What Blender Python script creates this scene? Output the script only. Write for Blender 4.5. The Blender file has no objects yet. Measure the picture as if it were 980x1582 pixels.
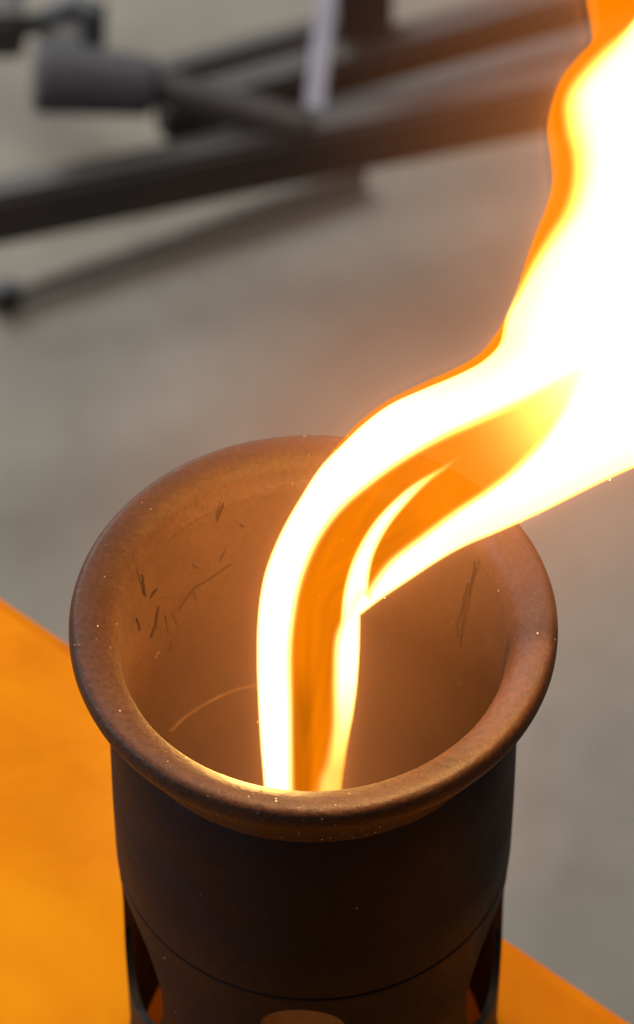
import bpy, bmesh, math, random
import numpy as np
from mathutils import Vector, Matrix
random.seed(4)
R = math.radians
sc = bpy.context.scene
COL = sc.collection

# ------------------------------------------------------------------ camera
W0, H0, F = 980.0, 1582.0, 5500.0          # photograph size and focal length in its pixels
MM = 0.001
LIPZ = 0.125                                # height of the cup mouth above the table top
LIPC = Vector((0, 0, LIPZ - 0.0048))
ELEV, DIST = R(52.0), 0.544
PITCH = ELEV - math.atan((975 - 791) / F)
CAMP = LIPC + DIST * Vector((0, -math.cos(ELEV), math.sin(ELEV))) + Vector((0.0006, 0, 0))
cam_d = bpy.data.cameras.new('camera'); cam = bpy.data.objects.new('camera', cam_d); COL.objects.link(cam)
cam.location = CAMP
cam.rotation_euler = (math.pi / 2 - PITCH, 0, 0)
cam_d.sensor_fit = 'VERTICAL'; cam_d.sensor_height = 36; cam_d.lens = F / H0 * 36
cam_d.clip_start = 0.01; cam_d.clip_end = 60
cam_d.dof.use_dof = True; cam_d.dof.focus_distance = 0.530; cam_d.dof.aperture_fstop = 26
sc.camera = cam
FWD = Vector((0, math.cos(PITCH), -math.sin(PITCH))); UP = Vector((0, math.sin(PITCH), math.cos(PITCH)))

# ------------------------------------------------------------------ light of the room
world = bpy.data.worlds.new('World'); sc.world = world; world.use_nodes = True
bg = world.node_tree.nodes['Background']; bg.inputs[0].default_value = (0.86, 0.95, 1.0, 1); bg.inputs[1].default_value = 0.18
def area(name, loc, target, size, power, color):
    l = bpy.data.lights.new(name, 'AREA'); l.shape = 'RECTANGLE'; l.size, l.size_y = size; l.energy = power; l.color = color
    o = bpy.data.objects.new(name, l); COL.objects.link(o); o.location = loc
    o.rotation_euler = (Vector(target) - Vector(loc)).to_track_quat('-Z', 'Y').to_euler(); return o
area('window_light', (-1.6, 3.3, 1.5), (0.1, 1.2, -0.75), (2.0, 1.6), 150, (0.90, 0.98, 1.0))
area('overhead_fill', (0.3, 1.6, 2.4), (0.2, 0.9, -0.75), (2.2, 2.2), 62, (1.0, 0.95, 0.86))  # unseen fill added overhead to brighten floor and table top
area('side_light', (-2.0, 0.1, 0.9), (0, 0, 0.08), (0.9, 1.2), 48, (0.86, 0.9, 1.0))
sc.view_settings.view_transform = 'Standard'; sc.view_settings.look = 'None'
sc.view_settings.exposure = 0; sc.view_settings.gamma = 1; sc.view_settings.use_curve_mapping = False
sc.cycles.use_denoising = True
sc.cycles.transparent_max_bounces = 48; sc.cycles.max_bounces = 8; sc.cycles.diffuse_bounces = 5
sc.cycles.sample_clamp_indirect = 30

# ------------------------------------------------------------------ helpers
def ray(px, py):
    return (FWD + Vector((1, 0, 0)) * ((px - 490) / F) - UP * ((py - 791) / F))
def on_z(px, py, z):
    d = ray(px, py); return CAMP + d * ((z - CAMP.z) / d.z)
def on_tube(px, py, rad):                   # far inner wall of the cup, radius rad
    d = ray(px, py); a = d.x**2 + d.y**2; b = 2 * (CAMP.x * d.x + CAMP.y * d.y); c = CAMP.x**2 + CAMP.y**2 - rad**2
    t = (-b + math.sqrt(max(0, b * b - 4 * a * c))) / (2 * a); return CAMP + d * t
def mesh_obj(name, bm_or_me, mat, parent=None, smooth=40):
    if isinstance(bm_or_me, bmesh.types.BMesh):
        me = bpy.data.meshes.new(name); bm_or_me.to_mesh(me); bm_or_me.free()
    else: me = bm_or_me
    if smooth:
        me.polygons.foreach_set('use_smooth', [True] * len(me.polygons))
        if hasattr(me, 'set_sharp_from_angle'): me.set_sharp_from_angle(angle=R(smooth))
    me.materials.clear(); me.materials.append(mat)
    o = bpy.data.objects.new(name, me); COL.objects.link(o)
    if parent: o.parent = parent; o.matrix_parent_inverse = parent.matrix_basis.inverted()
    return o
def thing(name, label, cat, loc):
    o = bpy.data.objects.new(name, None); COL.objects.link(o); o.location = loc
    o['label'] = label; o['category'] = cat; o.empty_display_size = 0.02; return o
def lathe(prof, n=192, closed=False, cx=0, cy=0, z0=0, wob=0.0):
    bm = bmesh.new(); rings = []
    for (r, z) in prof:
        ring = []
        for i in range(n):
            a = 2 * math.pi * i / n
            rr = r + wob * (math.sin(3 * a + 1) * .5 + math.sin(7 * a + z * 200) * .25 + math.sin(17 * a) * .12)
            ring.append(bm.verts.new((cx + rr * math.cos(a), cy + rr * math.sin(a), z0 + z)))
        rings.append(ring)
    m = len(rings)
    for j in range(m if closed else m - 1):
        A, B = rings[j], rings[(j + 1) % m]
        for i in range(n):
            bm.faces.new((A[i], A[(i + 1) % n], B[(i + 1) % n], B[i]))
    bmesh.ops.recalc_face_normals(bm, faces=bm.faces); return bm
def smooth_prof(pts, k=6):
    out = []
    P = [pts[0]] + list(pts) + [pts[-1]]
    for i in range(1, len(P) - 2):
        p0, p1, p2, p3 = [Vector(q) for q in P[i - 1:i + 3]]
        for s in range(k):
            t = s / k
            q = .5 * ((2 * p1) + (p2 - p0) * t + (2 * p0 - 5 * p1 + 4 * p2 - p3) * t * t + (3 * p1 - p0 - 3 * p2 + p3) * t**3)
            out.append(tuple(q))
    out.append(tuple(pts[-1])); return out
def rot_between(p, q):
    return (q - p).to_track_quat('X', 'Z').to_matrix().to_4x4()
def beam(p, q, w, h, bev=0.003):            # square steel section from p to q
    bm = bmesh.new(); L = (q - p).length
    bmesh.ops.create_cube(bm, size=1)
    for v in bm.verts: v.co = Vector((v.co.x * L, v.co.y * w, v.co.z * h))
    bmesh.ops.bevel(bm, geom=bm.edges[:], offset=bev, segments=2, affect='EDGES')
    bm.transform(Matrix.Translation((p + q) / 2) @ rot_between(p, q)); return bm
def tube(points, radii, n=28, cap=True):
    bm = bmesh.new(); rings = []
    for i, p in enumerate(points):
        d = (points[min(i + 1, len(points) - 1)] - points[max(i - 1, 0)]).normalized()
        M = d.to_track_quat('Z', 'Y').to_matrix()
        rings.append([bm.verts.new(p + M @ Vector((math.cos(2 * math.pi * k / n), math.sin(2 * math.pi * k / n), 0)) * radii[i]) for k in range(n)])
    for A, B in zip(rings, rings[1:]):
        for k in range(n): bm.faces.new((A[k], A[(k + 1) % n], B[(k + 1) % n], B[k]))
    if cap: bm.faces.new(rings[0][::-1]); bm.faces.new(rings[-1])
    bmesh.ops.recalc_face_normals(bm, faces=bm.faces); return bm

# ------------------------------------------------------------------ materials
def new_mat(name):
    m = bpy.data.materials.new(name); m.use_nodes = True; nt = m.node_tree
    return m, nt, nt.nodes['Principled BSDF'], nt.nodes, nt.links
def noise(nt, scale, detail=4, rough=.5, dist=0, vec=None):
    n = nt.nodes.new('ShaderNodeTexNoise'); n.inputs['Scale'].default_value = scale; n.inputs['Detail'].default_value = detail
    n.inputs['Roughness'].default_value = rough; n.inputs['Distortion'].default_value = dist
    if vec: nt.links.new(vec, n.inputs['Vector'])
    return n
def ramp(nt, src, stops):
    r = nt.nodes.new('ShaderNodeValToRGB'); e = r.color_ramp.elements
    while len(e) < len(stops): e.new(.5)
    for k, (p, c) in enumerate(stops): e[k].position = p; e[k].color = (*c, 1) if len(c) == 3 else c
    nt.links.new(src, r.inputs[0]); return r
def objcoord(nt, scale=None):
    t = nt.nodes.new('ShaderNodeTexCoord')
    if scale is None: return t.outputs['Object']
    m = nt.nodes.new('ShaderNodeMapping'); m.inputs['Scale'].default_value = scale
    nt.links.new(t.outputs['Object'], m.inputs[0]); return m.outputs[0]
def simple(name, col, rough=.6, metal=0, var=.25, scale=30):
    m, nt, b, N, Lk = new_mat(name); oc = objcoord(nt)
    n = noise(nt, scale, 5, .6, 0, oc)
    lo = tuple(c * (1 - var) for c in col); hi = tuple(min(1, c * (1 + var)) for c in col)
    r = ramp(nt, n.outputs[0], [(.3, lo), (.7, hi)]); Lk.new(r.outputs[0], b.inputs['Base Color'])
    b.inputs['Roughness'].default_value = rough; b.inputs['Metallic'].default_value = metal
    return m
def cup_mat(name, base, hi, flecks=0.0, rough=.5, spec=.2, rel=.00025, grain=.15):
    m, nt, b, N, Lk = new_mat(name); oc = objcoord(nt)
    n1 = noise(nt, 45, 9, .68, .9, oc); n2 = noise(nt, 900, 3, .6, 0, oc)
    r1 = ramp(nt, n1.outputs[0], [(.32, base), (.68, hi)])
    ng = noise(nt, 1100, 4, .7, 0, oc); rg = ramp(nt, ng.outputs[0], [(.36, (1 - grain,) * 3), (.5, (1, 1, 1)), (.66, (1 + grain * 1.3,) * 3)])
    mg = N.new('ShaderNodeMixRGB'); mg.blend_type = 'MULTIPLY'; mg.inputs[0].default_value = 1; Lk.new(r1.outputs[0], mg.inputs[1]); Lk.new(rg.outputs[0], mg.inputs[2])
    col = mg.outputs[0]
    vor = N.new('ShaderNodeTexVoronoi'); vor.inputs['Scale'].default_value = 1500; Lk.new(oc, vor.inputs['Vector'])
    rv = ramp(nt, vor.outputs['Distance'], [(.10, (1, 1, 1)), (.22, (0, 0, 0))])
    sp = N.new('ShaderNodeSeparateColor'); Lk.new(vor.outputs['Color'], sp.inputs[0])
    th = N.new('ShaderNodeMath'); th.operation = 'GREATER_THAN'; th.inputs[1].default_value = 1 - flecks; Lk.new(sp.outputs[0], th.inputs[0])
    n3 = noise(nt, 120, 2, .5, 0, oc); rn = ramp(nt, n3.outputs[0], [(.48, (0, 0, 0)), (.62, (1, 1, 1))])
    mu = N.new('ShaderNodeMath'); mu.operation = 'MULTIPLY'; Lk.new(rv.outputs[0], mu.inputs[0]); Lk.new(th.outputs[0], mu.inputs[1])
    mu2 = N.new('ShaderNodeMath'); mu2.operation = 'MULTIPLY'; Lk.new(mu.outputs[0], mu2.inputs[0]); Lk.new(rn.outputs[0], mu2.inputs[1])
    mix = N.new('ShaderNodeMixRGB'); Lk.new(mu2.outputs[0], mix.inputs[0]); Lk.new(col, mix.inputs[1]); mix.inputs[2].default_value = (.65, .5, .36, 1)
    Lk.new(mix.outputs[0], b.inputs['Base Color'])
    b.inputs['Specular IOR Level'].default_value = spec
    rr = ramp(nt, n1.outputs[0], [(.3, (rough - .08,) * 3), (.7, (rough + .12,) * 3)]); Lk.new(rr.outputs[0], b.inputs['Roughness'])
    bu = N.new('ShaderNodeBump'); bu.inputs['Strength'].default_value = .22; bu.inputs['Distance'].default_value = rel
    ad = N.new('ShaderNodeMath'); ad.operation = 'ADD'; Lk.new(n2.outputs[0], ad.inputs[0]); Lk.new(n1.outputs[0], ad.inputs[1])
    Lk.new(ad.outputs[0], bu.inputs['Height']); Lk.new(bu.outputs[0], b.inputs['Normal'])
    return m
M_rim = cup_mat('rim_metal', (.026, .0104, .0062), (.041, .0162, .0088), flecks=.08, rough=.46, spec=.12, rel=.0009, grain=.2)
M_cup = cup_mat('cup_metal', (.022, .0086, .0038), (.037, .0138, .0058), flecks=.003, rough=.6, spec=.12, rel=.0005)
M_out = cup_mat('blackened_metal', (.0065, .0055, .0068), (.0105, .0090, .0105), flecks=.003, rough=.55, spec=.06)
M_low = cup_mat('vented_metal', (.0055, .0048, .0060), (.0085, .0074, .0088), spec=.07, flecks=.008, rough=.5)
M_can = cup_mat('can_metal', (.030, .013, .005), (.045, .019, .0075), rough=.8, spec=.03)
M_mark = simple('soot_mark', (.0045, .002, .001), .8, 0, .3, 400)
M_mark.node_tree.nodes['Principled BSDF'].inputs['Specular IOR Level'].default_value = .02
M_scr = simple('scratch_highlight_metal', (.13, .06, .03), .4, .3, .2, 400)

# table: orange lacquered board
M_tab, nt, b, N, Lk = new_mat('orange_lacquer')
oc = objcoord(nt, (7, 10, 8)); n1 = noise(nt, 3.4, 5, .6, .7, oc); oc2 = objcoord(nt); n2 = noise(nt, 9, 2, .5, .5, oc2)
mx = N.new('ShaderNodeMath'); mx.operation = 'MULTIPLY_ADD'; mx.inputs[1].default_value = .55
sc2 = N.new('ShaderNodeMath'); sc2.operation = 'MULTIPLY'; sc2.inputs[1].default_value = .45
Lk.new(n2.outputs[0], sc2.inputs[0]); Lk.new(n1.outputs[0], mx.inputs[0]); Lk.new(sc2.outputs[0], mx.inputs[2])
r = ramp(nt, mx.outputs[0], [(.38, (.55, .138, .001)), (.5, (.62, .175, .001)), (.62, (.68, .215, .002))])
Lk.new(r.outputs[0], b.inputs['Base Color']); b.inputs['Roughness'].default_value = .55
b.inputs['Specular IOR Level'].default_value = .02
# floor: worn concrete
M_flo, nt, b, N, Lk = new_mat('concrete')
oc = objcoord(nt); n1 = noise(nt, 3.2, 6, .6, .4, oc); n2 = noise(nt, 40, 5, .65, 0, oc)
mm = N.new('ShaderNodeMath'); mm.operation = 'MULTIPLY_ADD'; mm.inputs[1].default_value = .75
s3 = N.new('ShaderNodeMath'); s3.operation = 'MULTIPLY'; s3.inputs[1].default_value = .25
Lk.new(n2.outputs[0], s3.inputs[0]); Lk.new(n1.outputs[0], mm.inputs[0]); Lk.new(s3.outputs[0], mm.inputs[2])
r = ramp(nt, mm.outputs[0], [(.3, (.100, .079, .058)), (.52, (.150, .125, .095)), (.70, (.192, .165, .129))])
Lk.new(r.outputs[0], b.inputs['Base Color']); b.inputs['Roughness'].default_value = .75
M_steel = simple('dark_steel', (.032, .024, .021), .55, .2, .3, 20)
M_steel_top = simple('grey_steel', (.10, .105, .10), .6, .1, .3, 20)  # lighter grey than the other steel, used for the rail
M_rub = simple('black_rubber', (.034, .029, .033), .7, 0, .2, 30)
M_black = simple('black_plastic', (.012, .012, .013), .5, 0, .2, 30)
M_pale = simple('pale_webbing', (.42, .40, .44), .6, 0, .15, 40)
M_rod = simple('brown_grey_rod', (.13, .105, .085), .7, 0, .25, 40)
M_wheel = simple('pale_grey_plastic', (.40, .41, .40), .5, 0, .15, 30)

# ------------------------------------------------------------------ floor
FZ = -0.75
bm = bmesh.new(); bmesh.ops.create_grid(bm, x_segments=40, y_segments=40, size=6)
for v in bm.verts: v.co.z += random.uniform(-.001, .001)
floor = mesh_obj('floor', bm, M_flo, None, 60); floor.location = (0, 2, FZ); floor['kind'] = 'structure'

# ------------------------------------------------------------------ table under the cup: far edge runs across the picture
T0 = on_z(0, 907, 0); T1 = on_z(775, 1429, 0); e = (T1 - T0).normalized(); nrm = Vector((e.y, -e.x, 0))
if nrm.y > 0: nrm = -nrm
tb = thing('bench', 'orange lacquered wooden bench top under the dark burner cup', 'bench', (0, 0, 0))
c0 = T0 - e * .45; c1 = T1 + e * .35; dep = .185
def slab(a, b_, d, z0, z1, mat, name, bev):
    bm = bmesh.new()
    vs = [bm.verts.new((p.x, p.y, z)) for z in (z0, z1) for p in (a, b_, b_ + nrm * d, a + nrm * d)]
    for f in ((0, 3, 2, 1), (4, 5, 6, 7), (0, 1, 5, 4), (1, 2, 6, 5), (2, 3, 7, 6), (3, 0, 4, 7)): bm.faces.new([vs[i] for i in f])
    bmesh.ops.recalc_face_normals(bm, faces=bm.faces)
    bmesh.ops.bevel(bm, geom=bm.edges[:], offset=bev, segments=4, affect='EDGES')
    return mesh_obj(name, bm, mat, tb, 50)
slab(c0, c1, dep, -.026, 0, M_tab, 'bench_top', .004)
for (u, v) in ((.06, .04), (.94, .04), (.06, .145), (.94, .145)):
    p = c0.lerp(c1, u) + nrm * v
    mesh_obj('leg', beam(Vector((p.x, p.y, FZ)), Vector((p.x, p.y, -.0262)), .05, .05, .004), M_tab, tb)

# ------------------------------------------------------------------ the burner cup
cup = thing('burner_cup', 'dark brown metal burner cup with flared rolled rim and round vent holes, flame inside', 'burner', (0, 0, 0))
mm_ = lambda pts: [(r * MM, z * MM) for r, z in pts]
JZ = -15; JI = -6.6
rim_prof = smooth_prof(mm_([(29.75, JI), (30.15, -4.9), (31.1, -3.1), (32.8, -1.8), (34.6, -1.1), (36.0, -.95), (36.85, -1.5), (37.25, -2.8),
                            (37.15, -4.3), (36.4, -6.0), (35.2, -7.5), (33.8, -8.9), (32.8, -10.2), (32.25, -11.8), (32.05, -13.4), (32.0, JZ)]), 5)
mesh_obj('rim', lathe(rim_prof, 256, False, z0=LIPZ, wob=.00012), M_rim, cup, 60)
col_prof = mm_([(29.75, JI), (29.5, -9), (29.35, -11.5), (29.25, -15), (29.1, -25), (29.0, -40), (29.0, -49.6), (28.9, -50), (28.9, -58), (31.8, -58.2), (32.32, -57.95), (32.45, -57.5), (32.4, -45), (32.15, -28), (32.0, JZ), (31.2, -12.5), (30.9, -8)])
col_o = mesh_obj('collar', lathe(col_prof, 256, True, z0=LIPZ, wob=.00004), M_cup, cup, 50)
col_o.data.materials.append(M_out)
for p_ in col_o.data.polygons:           # the outside is blackened, the inside heat-browned
    c_ = p_.center
    if c_.x * p_.normal.x + c_.y * p_.normal.y > 0 and c_.xy.length > .0305: p_.material_index = 1
low_prof = mm_([(28.75, -58.3), (28.75, -50.7), (28.8, -50.3), (28.87, -50.6), (28.87, -58.25), (31.75, -58.35), (32.38, -58.5), (32.4, -59.2), (32.28, -60.4), (32.15, -66), (32.2, -76), (32.2, -90), (32.2, -118), (33, -122), (33, -125), (30.6, -125), (30.9, -90), (30.7, -68), (28.75, -64)])
low_me_o = mesh_obj('vented_base', lathe(low_prof, 192, True, z0=LIPZ), M_low, cup, 35)
# round vents cut through the wall
def cutter(phi, r, zc, asp):
    bm = bmesh.new(); bmesh.ops.create_cone(bm, cap_ends=True, segments=64, radius1=r, radius2=r, depth=.02)
    d = Vector((-math.sin(phi), -math.cos(phi), 0))
    M = Matrix.Translation(d * .028 + Vector((0, 0, LIPZ + zc))) @ d.to_track_quat('Z', 'Y').to_matrix().to_4x4()
    bm.transform(M)
    for v in bm.verts: v.co.z = LIPZ + zc + (v.co.z - LIPZ - zc) * asp
    me = bpy.data.meshes.new('cut'); bm.to_mesh(me); bm.free(); o = bpy.data.objects.new('cut', me); COL.objects.link(o); return o
holes = [(71, .0113, -.0785, 1.45), (-72, .0113, -.0795, 1.45), (3, .0070, -.0685, 1.0)]
cuts = [cutter(R(a), r_, z_, q_) for a, r_, z_, q_ in holes]
for c in cuts:
    md = low_me_o.modifiers.new('b', 'BOOLEAN'); md.operation = 'DIFFERENCE'; md.object = c; md.solver = 'EXACT'
bpy.context.view_layer.update()
me2 = bpy.data.meshes.new_from_object(low_me_o.evaluated_get(bpy.context.evaluated_depsgraph_get()))
low_me_o.modifiers.clear(); low_me_o.data = me2; me2.set_sharp_from_angle(angle=R(35)); me2.materials.clear(); me2.materials.append(M_low); me2.materials.append(M_cup)
for p_ in me2.polygons:
    if p_.center.x * p_.normal.x + p_.center.y * p_.normal.y < -.3 * p_.center.xy.length: p_.material_index = 1
for c in cuts: bpy.data.objects.remove(c)
# fuel can standing inside
can_prof = mm_([(17.5, -94), (18.5, -90), (19, -89.5), (19.5, -90), (19.5, -123), (0.05, -123.2), (0.05, -92), (17, -93)])
can = mesh_obj('fuel_can', lathe(can_prof, 96, True, z0=LIPZ), M_can, cup, 40)

# casting flaws and scratches on the inner wall, each a thin raised strip
def strip(name, pts, wpx, mat, rad=.0290, lift=.00006):
    w = [on_tube(x, y, rad) for x, y in pts]; n = len(w); bm = bmesh.new(); prev = None
    for i, p in enumerate(w):
        t = (w[min(i + 1, n - 1)] - w[max(i - 1, 0)]).normalized()
        if p.z > LIPZ - .016:                     # follow the flare of the mouth
            pass
        inw = Vector((-p.x, -p.y, 0)).normalized(); s = t.cross(inw).normalized()
        hw = wpx[i if i < len(wpx) else -1] * .5 * 1.0e-4
        q = (bm.verts.new(p + s * hw - inw * .0002), bm.verts.new(p + inw * (lift + hw * .3)), bm.verts.new(p - s * hw - inw * .0002))
        if prev:
            bm.faces.new((prev[0], prev[1], q[1], q[0])); bm.faces.new((prev[1], prev[2], q[2], q[1]))
        prev = q
    return mesh_obj(name, bm, mat, cup, 80)
def jag(pts, n, amp):
    out = []; P = [Vector(p) for p in pts]
    for a, b_ in zip(P, P[1:]):
        for k in range(n): q = a.lerp(b_, k / n); out.append((q.x + random.uniform(-amp, amp), q.y + random.uniform(-amp, amp)))
    out.append(tuple(P[-1])); return out
for pts, w in (([(246, 938), (241, 965), (233, 986)], [3, 6, 9, 9, 9, 8, 3]),
               ([(220, 888), (223, 905), (226, 922)], [2, 3, 3, 3, 3, 3, 1]),
               ([(212, 955), (216, 965), (216, 975)], [2, 3, 3, 2, 3, 2, 1]),
               ([(256, 950), (258, 965), (260, 980)], [2, 3, 3, 3, 3, 2, 1]),
               ([(266, 948), (272, 958), (275, 970)], [1, 2, 3, 2, 3, 2, 1]),
               ([(346, 778), (340, 795), (336, 806)], [1, 2, 3, 2, 3, 2, 1]),
               ([(358, 872), (330, 892), (302, 908), (288, 925), (276, 945)], [1, 2, 3, 3, 2, 2, 3, 3, 2, 1, 1, 1, 1])):
    strip('soot_mark', jag(pts, 3, .8), w, M_mark)
strip('crack', jag([(733, 868), (728, 900), (722, 930), (714, 968), (712, 1000)], 4, 1.4), [3, 3, 4, 4, 5, 5, 6, 6, 8, 8, 9, 9, 8, 7, 6, 4, 2], M_mark)
strip('crack', jag([(722, 900), (716, 935), (706, 965), (707, 985)], 4, 1.4), [2, 2, 3, 3, 3, 4, 4, 4, 3, 3, 3, 2, 2], M_mark)
strip('scratch_highlight', jag([(726, 905), (722, 935), (717, 965), (714, 985)], 4, .5), [2, 2, 3, 3, 3, 3, 3, 3, 3, 2, 2, 2, 1], M_scr, lift=.00045)
strip('scratch_highlight', jag([(262, 1130), (285, 1108), (310, 1091), (340, 1075), (372, 1063), (402, 1057)], 3, .3), [1, 1.6, 2, 2.2, 1.6, 1.6, 1.6, 2, 1.5, 1.5, 1.2, 1], M_scr, rad=.0286, lift=.00028)  # highlight on the inner seam's edge, painted as a bright strip
for k in range(16):                          # short hairline nicks all round
    x = random.uniform(240, 720); y = random.uniform(800, 1120); a_ = random.uniform(-.9, .9) + 1.4; l_ = random.uniform(5, 20)
    strip('nick', jag([(x, y), (x + l_ * math.cos(a_), y + l_ * math.sin(a_))], 4, .8), [1, 1.6, 2, 1.4, 1], random.choice((M_mark, M_mark, M_scr)))
def pit(x, y, s, mat=M_mark, rad=.0290):
    p = on_tube(x, y, rad); bm = bmesh.new(); bmesh.ops.create_icosphere(bm, subdivisions=1, radius=s * 1e-4)
    bm.transform(Matrix.Translation(p)); return bm
allp = bmesh.new()
for k in range(26):
    x = random.uniform(228, 738); y = random.uniform(900, 1180)
    b1 = pit(x, y, random.uniform(.8, 1.8)); me = bpy.data.meshes.new('t'); b1.to_mesh(me); b1.free(); allp.from_mesh(me); bpy.data.meshes.remove(me)
o = mesh_obj('grit', allp, M_scr, cup); o['kind'] = 'stuff'

# ------------------------------------------------------------------ blurred metal frame on the floor
fr = thing('equipment_frame', 'dark metal equipment frame with a black roller arm on the grey floor behind', 'metal frame', tuple(on_z(400, 260, FZ)))
def B(name, a, b_, h, w, t, mat, ext=0):
    p = on_z(*a, FZ + h); q = on_z(*b_, FZ + h); d = (q - p).normalized() * ext
    return mesh_obj(name, beam(p - d, q + d, w, t), mat, fr)
bpy.context.view_layer.update()
B('main_beam', (-60, 338), (1080, 108), .10, .017, .034, M_steel, .1)
B('rail', (330, 204), (1080, 26), .07, .030, .012, M_steel_top, .0)
B('cross_beam', (395, 142), (1080, -52), .10, .020, .024, M_steel, .05)
B('side_bar', (225, 128), (520, 48), .09, .014, .018, M_steel, .0)
# upright column
p = on_z(563, 62, FZ + .1)
mesh_obj('upright', beam(p, p + Vector((0, 0, .5)), .027, .027), M_steel, fr)
# roller arm
a0 = on_z(54, 118, FZ + .14); a1 = on_z(240, 134, FZ + .13); a2 = on_z(470, 196, FZ + .115)
mesh_obj('roller', tube([a0, a0.lerp(a1, .03), a0.lerp(a1, .95), a1], [.0155, .0175, .0145, .011]), M_rub, fr)
mesh_obj('arm', tube([a0.lerp(a1, .5), a1, a2], [.009, .009, .009]), M_steel, fr)
# thin foot rod with black end cap lying on the floor
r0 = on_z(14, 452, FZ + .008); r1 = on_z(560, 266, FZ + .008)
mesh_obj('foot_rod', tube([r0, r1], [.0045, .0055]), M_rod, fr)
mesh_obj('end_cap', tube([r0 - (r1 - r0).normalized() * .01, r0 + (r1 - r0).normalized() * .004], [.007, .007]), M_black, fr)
# caster in the corner
k0 = on_z(100, 44, FZ + .05)
bm = bmesh.new(); bmesh.ops.create_uvsphere(bm, u_segments=32, v_segments=16, radius=.016)
for v in bm.verts: v.co.y *= .55
bm.transform(Matrix.Translation(k0)); mesh_obj('caster_wheel', bm, M_wheel, fr)
mesh_obj('caster_fork', tube([on_z(10, 55, FZ + .05), on_z(60, 32, FZ + .06), on_z(118, 6, FZ + .07), on_z(146, 14, FZ + .07), on_z(146, 70, FZ + .05)], [.005, .005, .006, .007, .006]), M_black, fr)
mesh_obj('bracket', beam(on_z(6, -40, FZ + .06), on_z(8, 62, FZ + .06), .02, .03), M_steel, fr)
# pale strap hanging in front of the upright
st = thing('strap', 'pale grey strap hanging down onto the dark metal frame', 'strap', tuple(on_z(487, 165, FZ + .12)))
bpy.context.view_layer.update()
s0 = on_z(486, 166, FZ + .125); s1 = on_z(512, -60, FZ + .19)
bm = beam(s0, s1, .0095, .002, .0006); mesh_obj('webbing', bm, M_pale, st)

# ------------------------------------------------------------------ the flame
fl = thing('flame', 'bright yellow-white flame rising from the burner cup and blown to the right', 'flame', (0, 0, LIPZ - .076))
bpy.context.view_layer.update()
TOC = np.array([0, -math.cos(ELEV), math.sin(ELEV)])
def cr(pts, k=6): return np.array(smooth_prof([(float(a), float(b_)) for a, b_ in pts], k))
def sdist(X, Y, poly):                      # signed distance, positive inside
    P = np.asarray(poly); Q = np.roll(P, -1, 0)
    d2 = np.full(X.shape, 1e12); ins = np.zeros(X.shape, bool)
    for (x0, y0), (x1, y1) in zip(P, Q):
        vx, vy = x1 - x0, y1 - y0; L2 = vx * vx + vy * vy
        if L2 < 1e-9: continue
        t = np.clip(((X - x0) * vx + (Y - y0) * vy) / L2, 0, 1)
        d2 = np.minimum(d2, (X - x0 - t * vx)**2 + (Y - y0 - t * vy)**2)
        if y0 != y1: ins ^= ((y0 > Y) != (y1 > Y)) & (X < x0 + (Y - y0) * vx / vy)
    d = np.sqrt(d2); return np.where(ins, d, -d)
def ss(x): x = np.clip(x, 0, 1); return x * x * (3 - 2 * x)
left_low = [(418, 1420), (412, 1300), (408, 1213), (403, 1150), (399, 1080), (397, 1010), (399, 950), (406, 900), (418, 860), (438, 815), (465, 768), (495, 722)]
out_up = [(523, 685), (558, 648), (600, 617), (650, 593), (700, 571), (738, 549), (762, 522), (780, 485), (795, 445), (808, 400), (822, 360), (838, 320), (848, 280), (845, 235), (840, 195), (848, 155), (868, 118), (892, 88), (914, 62), (912, 30), (906, -10), (912, -70)]
wh_up = [(527, 688), (563, 654), (603, 625), (653, 602), (703, 581), (743, 560), (771, 532), (793, 495), (809, 455), (830, 405), (854, 362), (878, 322), (890, 280), (890, 240), (880, 200), (877, 160), (889, 128), (915, 96), (945, 66), (985, 34), (1040, -20), (1080, -70)]
tail = [(1150, -110), (1230, 0), (1270, 180), (1270, 380), (1210, 540)]
low_right = [(1100, 668), (980, 722), (930, 745), (880, 770), (830, 795), (770, 822), (720, 843), (680, 865), (630, 898), (590, 925), (557, 950)]
right_low = [(556, 1000), (553, 1050), (547, 1100), (538, 1150), (529, 1213), (520, 1300), (505, 1420)]
wh_up = [(x - 13 * (y < 520), y) for x, y in wh_up]
out_up = [(x + 5 * (150 < y < 520), y) for x, y in out_up]
S_or = np.vstack([cr(left_low + out_up + tail + low_right), cr(right_low)])
S_wh = np.vstack([cr(left_low + wh_up + tail + low_right), cr(right_low)])
H1 = np.vstack([cr([(442, 1430), (441, 1213), (440, 1100), (440, 1000), (449, 925), (464, 872), (488, 822), (523, 777), (570, 737), (620, 702), (680, 668), (740, 640), (800, 611), (860, 578), (912, 550)]),
                cr([(905, 590), (880, 640), (845, 690), (800, 735), (755, 768), (705, 800), (655, 838), (612, 872), (585, 905), (572, 930)]),
                cr([(562, 925), (548, 950), (530, 985), (526, 1050), (524, 1120), (512, 1180), (500, 1213), (490, 1300), (480, 1430)])])
tongue = np.vstack([cr([(556, 960), (528, 985), (528, 940), (534, 900), (549, 855), (577, 808), (612, 770), (650, 740), (712, 704)]),
                    cr([(690, 726), (660, 748), (626, 782), (598, 818), (579, 855), (571, 890), (569, 930)])])
x0, x1, y0, y1 = 0, 1290, -130, 1430
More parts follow.
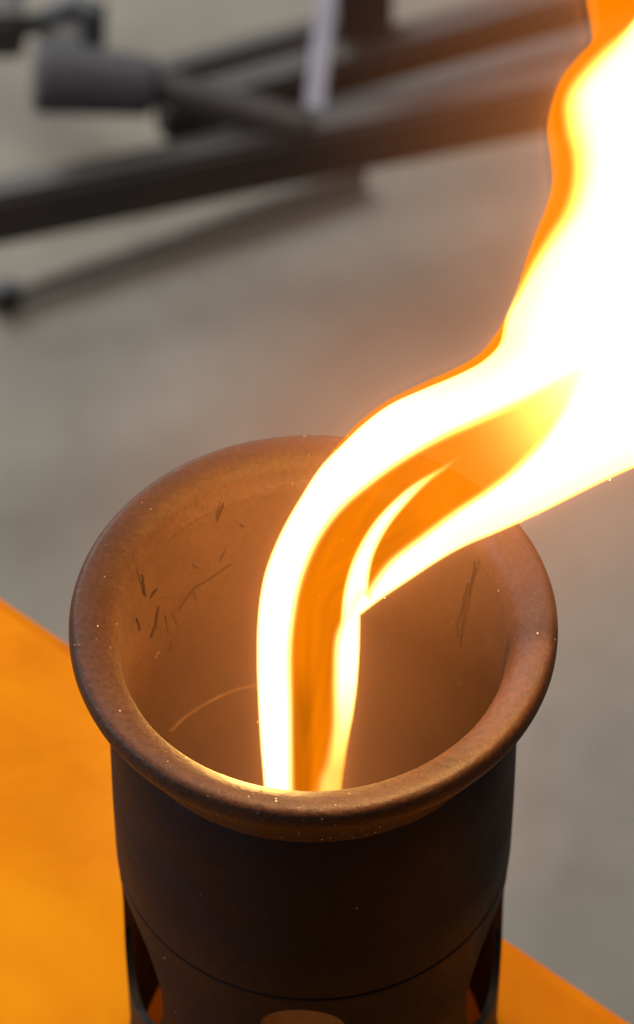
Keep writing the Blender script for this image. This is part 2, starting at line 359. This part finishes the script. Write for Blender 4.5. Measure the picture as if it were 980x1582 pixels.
def sheet(name, step, mat, func, eps, bend=0.0):
    xs = np.arange(x0, x1, step, float); ys = np.arange(y0, y1, step, float)
    X, Y = np.meshgrid(xs, ys); L = func(X, Y); T = L / eps; T[0, :] = T[-1, :] = 0; T[:, 0] = T[:, -1] = 0
    TM = 3e-5
    dx = (X - 490) / F; dy = -(Y - 791) / F
    D = np.stack([FWD.x + dx, FWD.y + dy * UP.y, FWD.z + dy * UP.z], -1)
    ydep = bend(X, Y) if bend else 0.0        # how far the sheet leans away from the upright plane through the cup
    t = (ydep - CAMP.y) / D[..., 1]; P = np.array(CAMP) + D * t[..., None]
    pos = T > TM; n = X.size; idx = np.arange(n).reshape(X.shape); T = np.maximum(T, TM)
    c = pos[:-1, :-1] | pos[1:, :-1] | pos[:-1, 1:] | pos[1:, 1:]
    fv = (P + TOC * (T[..., None] / 2)).reshape(-1, 3); bv = (P - TOC * (T[..., None] / 2)).reshape(-1, 3)
    a, b_, cc, d = idx[:-1, :-1][c], idx[:-1, 1:][c], idx[1:, 1:][c], idx[1:, :-1][c]
    Fq = [np.stack([a, d, cc, b_], 1), np.stack([a + n, b_ + n, cc + n, d + n], 1)]
    cp = np.pad(c, 1); C0 = cp[1:-1, 1:-1]
    for nb, (i0, i1) in ((cp[:-2, 1:-1], ((0, 0), (0, 1))), (cp[2:, 1:-1], ((1, 1), (1, 0))), (cp[1:-1, :-2], ((1, 0), (0, 0))), (cp[1:-1, 2:], ((0, 1), (1, 1)))):
        e_ = C0 & ~nb; jj, kk = np.nonzero(e_); A = idx[jj + i0[0], kk + i0[1]]; Bq = idx[jj + i1[0], kk + i1[1]]
        Fq.append(np.stack([A, Bq, Bq + n, A + n], 1))
    V = np.vstack([fv, bv]); Fq = np.vstack(Fq)
    used = np.unique(Fq); mp = np.zeros(2 * n, int); mp[used] = np.arange(len(used))
    me = bpy.data.meshes.new(name); me.from_pydata(V[used].tolist(), [], mp[Fq].tolist()); me.update()
    return mesh_obj(name, me, mat, fl, 0)
def fire(name, col, eps, ab=None):
    m = bpy.data.materials.new(name); m.use_nodes = True; nt = m.node_tree; nt.nodes.remove(nt.nodes['Principled BSDF'])
    e_ = nt.nodes.new('ShaderNodeEmission'); e_.inputs[0].default_value = (*col, 1); e_.inputs[1].default_value = eps
    out = e_.outputs[0]
    if ab:
        v = nt.nodes.new('ShaderNodeVolumeAbsorption'); v.inputs[0].default_value = (*ab[0], 1); v.inputs[1].default_value = ab[1]
        a_ = nt.nodes.new('ShaderNodeAddShader'); nt.links.new(out, a_.inputs[0]); nt.links.new(v.outputs[0], a_.inputs[1]); out = a_.outputs[0]
    nt.links.new(out, nt.nodes['Material Output'].inputs['Volume']); return m
def f_white(X, Y):
    d = sdist(X, Y, S_wh); dh = sdist(X, Y, H1); dt = sdist(X, Y, tongue)
    soft = 7 + 32 * ss((520 - Y) / 200.) * ss((1000 - X) / 60.)
    edge = ss((d + 1) / soft)
    core = edge * (1 + .9 * ss(d / 90))
    h = ss((dh + 4) / 24.) ; fade = 1 - np.clip((X * .85 - Y * .53 - 180) / 325., 0, 1)**1.4
    hol = h * fade
    w = core * (1 - hol)**2.2
    w += ss((dt + 2) / 11.) * 1.0 * (1 - ss((X - 590) / 120.) * .86) * np.clip(h, 0, 1)
    # right strand weakens towards its foot
    foot = ss((Y - 1010) / 190.) * ((X > 485)); w *= 1 - .86 * foot
    return 9.0 * w
def f_orange(X, Y):
    d = sdist(X, Y, S_or); e_ = ss((d + 1.0) / np.where(Y < 420, 6.0, 4.0))
    dull = ss((Y - 1010) / 90.) * (1 - ss((X - 476) / 14.))
    st = .10 * np.sin(d / 6.5 + Y / 60.) + .08 * np.sin(d / 3.1 - Y / 45. + 1.3) + .07 * np.sin((X + .6 * Y) / 23.)
    return 1.18 * e_ * (1 - .36 * dull) * (1 + st * (1 - ss((X - 600) / 60.)) * .8) * (1 + .25 * ss((620 - Y) / 80.)) * (1 + .5 * ss((X - 610) / 90.) * ss((900 - Y) / 100.))
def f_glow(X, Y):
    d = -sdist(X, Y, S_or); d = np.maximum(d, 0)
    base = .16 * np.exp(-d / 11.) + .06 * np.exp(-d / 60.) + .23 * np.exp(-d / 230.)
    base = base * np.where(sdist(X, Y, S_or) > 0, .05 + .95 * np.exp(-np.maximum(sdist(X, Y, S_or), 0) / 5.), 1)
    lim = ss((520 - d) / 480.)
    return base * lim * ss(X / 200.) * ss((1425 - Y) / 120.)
lean = lambda X, Y: .010 * ss((900 - Y) / 900.) - .004 * ss((X - 700) / 400.)
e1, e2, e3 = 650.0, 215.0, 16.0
sheet('hot_sheet', 2, fire('white_flame', (1, .62, .21), e1), f_white, e1, lean)
sheet('orange_veil', 2.5, fire('orange_flame', (1, .235, .0), e2, ((.56, .50, .0), 330)), f_orange, e2, lean)
sheet('outer_glow', 6, fire('flame_glare', (1, .30, .075), e3), f_glow, e3, lean)  # lens glare around the flame, put in as a faint glowing volume
def spark(px, py, power, rad=.003):
    l = bpy.data.lights.new('flame_light', 'POINT'); l.energy = power; l.color = (1, .60, .22); l.shadow_soft_size = rad
    o = bpy.data.objects.new('flame_light', l); COL.objects.link(o)
    d = ray(px, py); t = (0.0 - CAMP.y) / d.y; o.location = CAMP + d * t; o.parent = fl; o.matrix_parent_inverse = fl.matrix_basis.inverted()
spark(418, 1020, .13, .0012); spark(600, 660, .55); spark(860, 500, .65, .006)
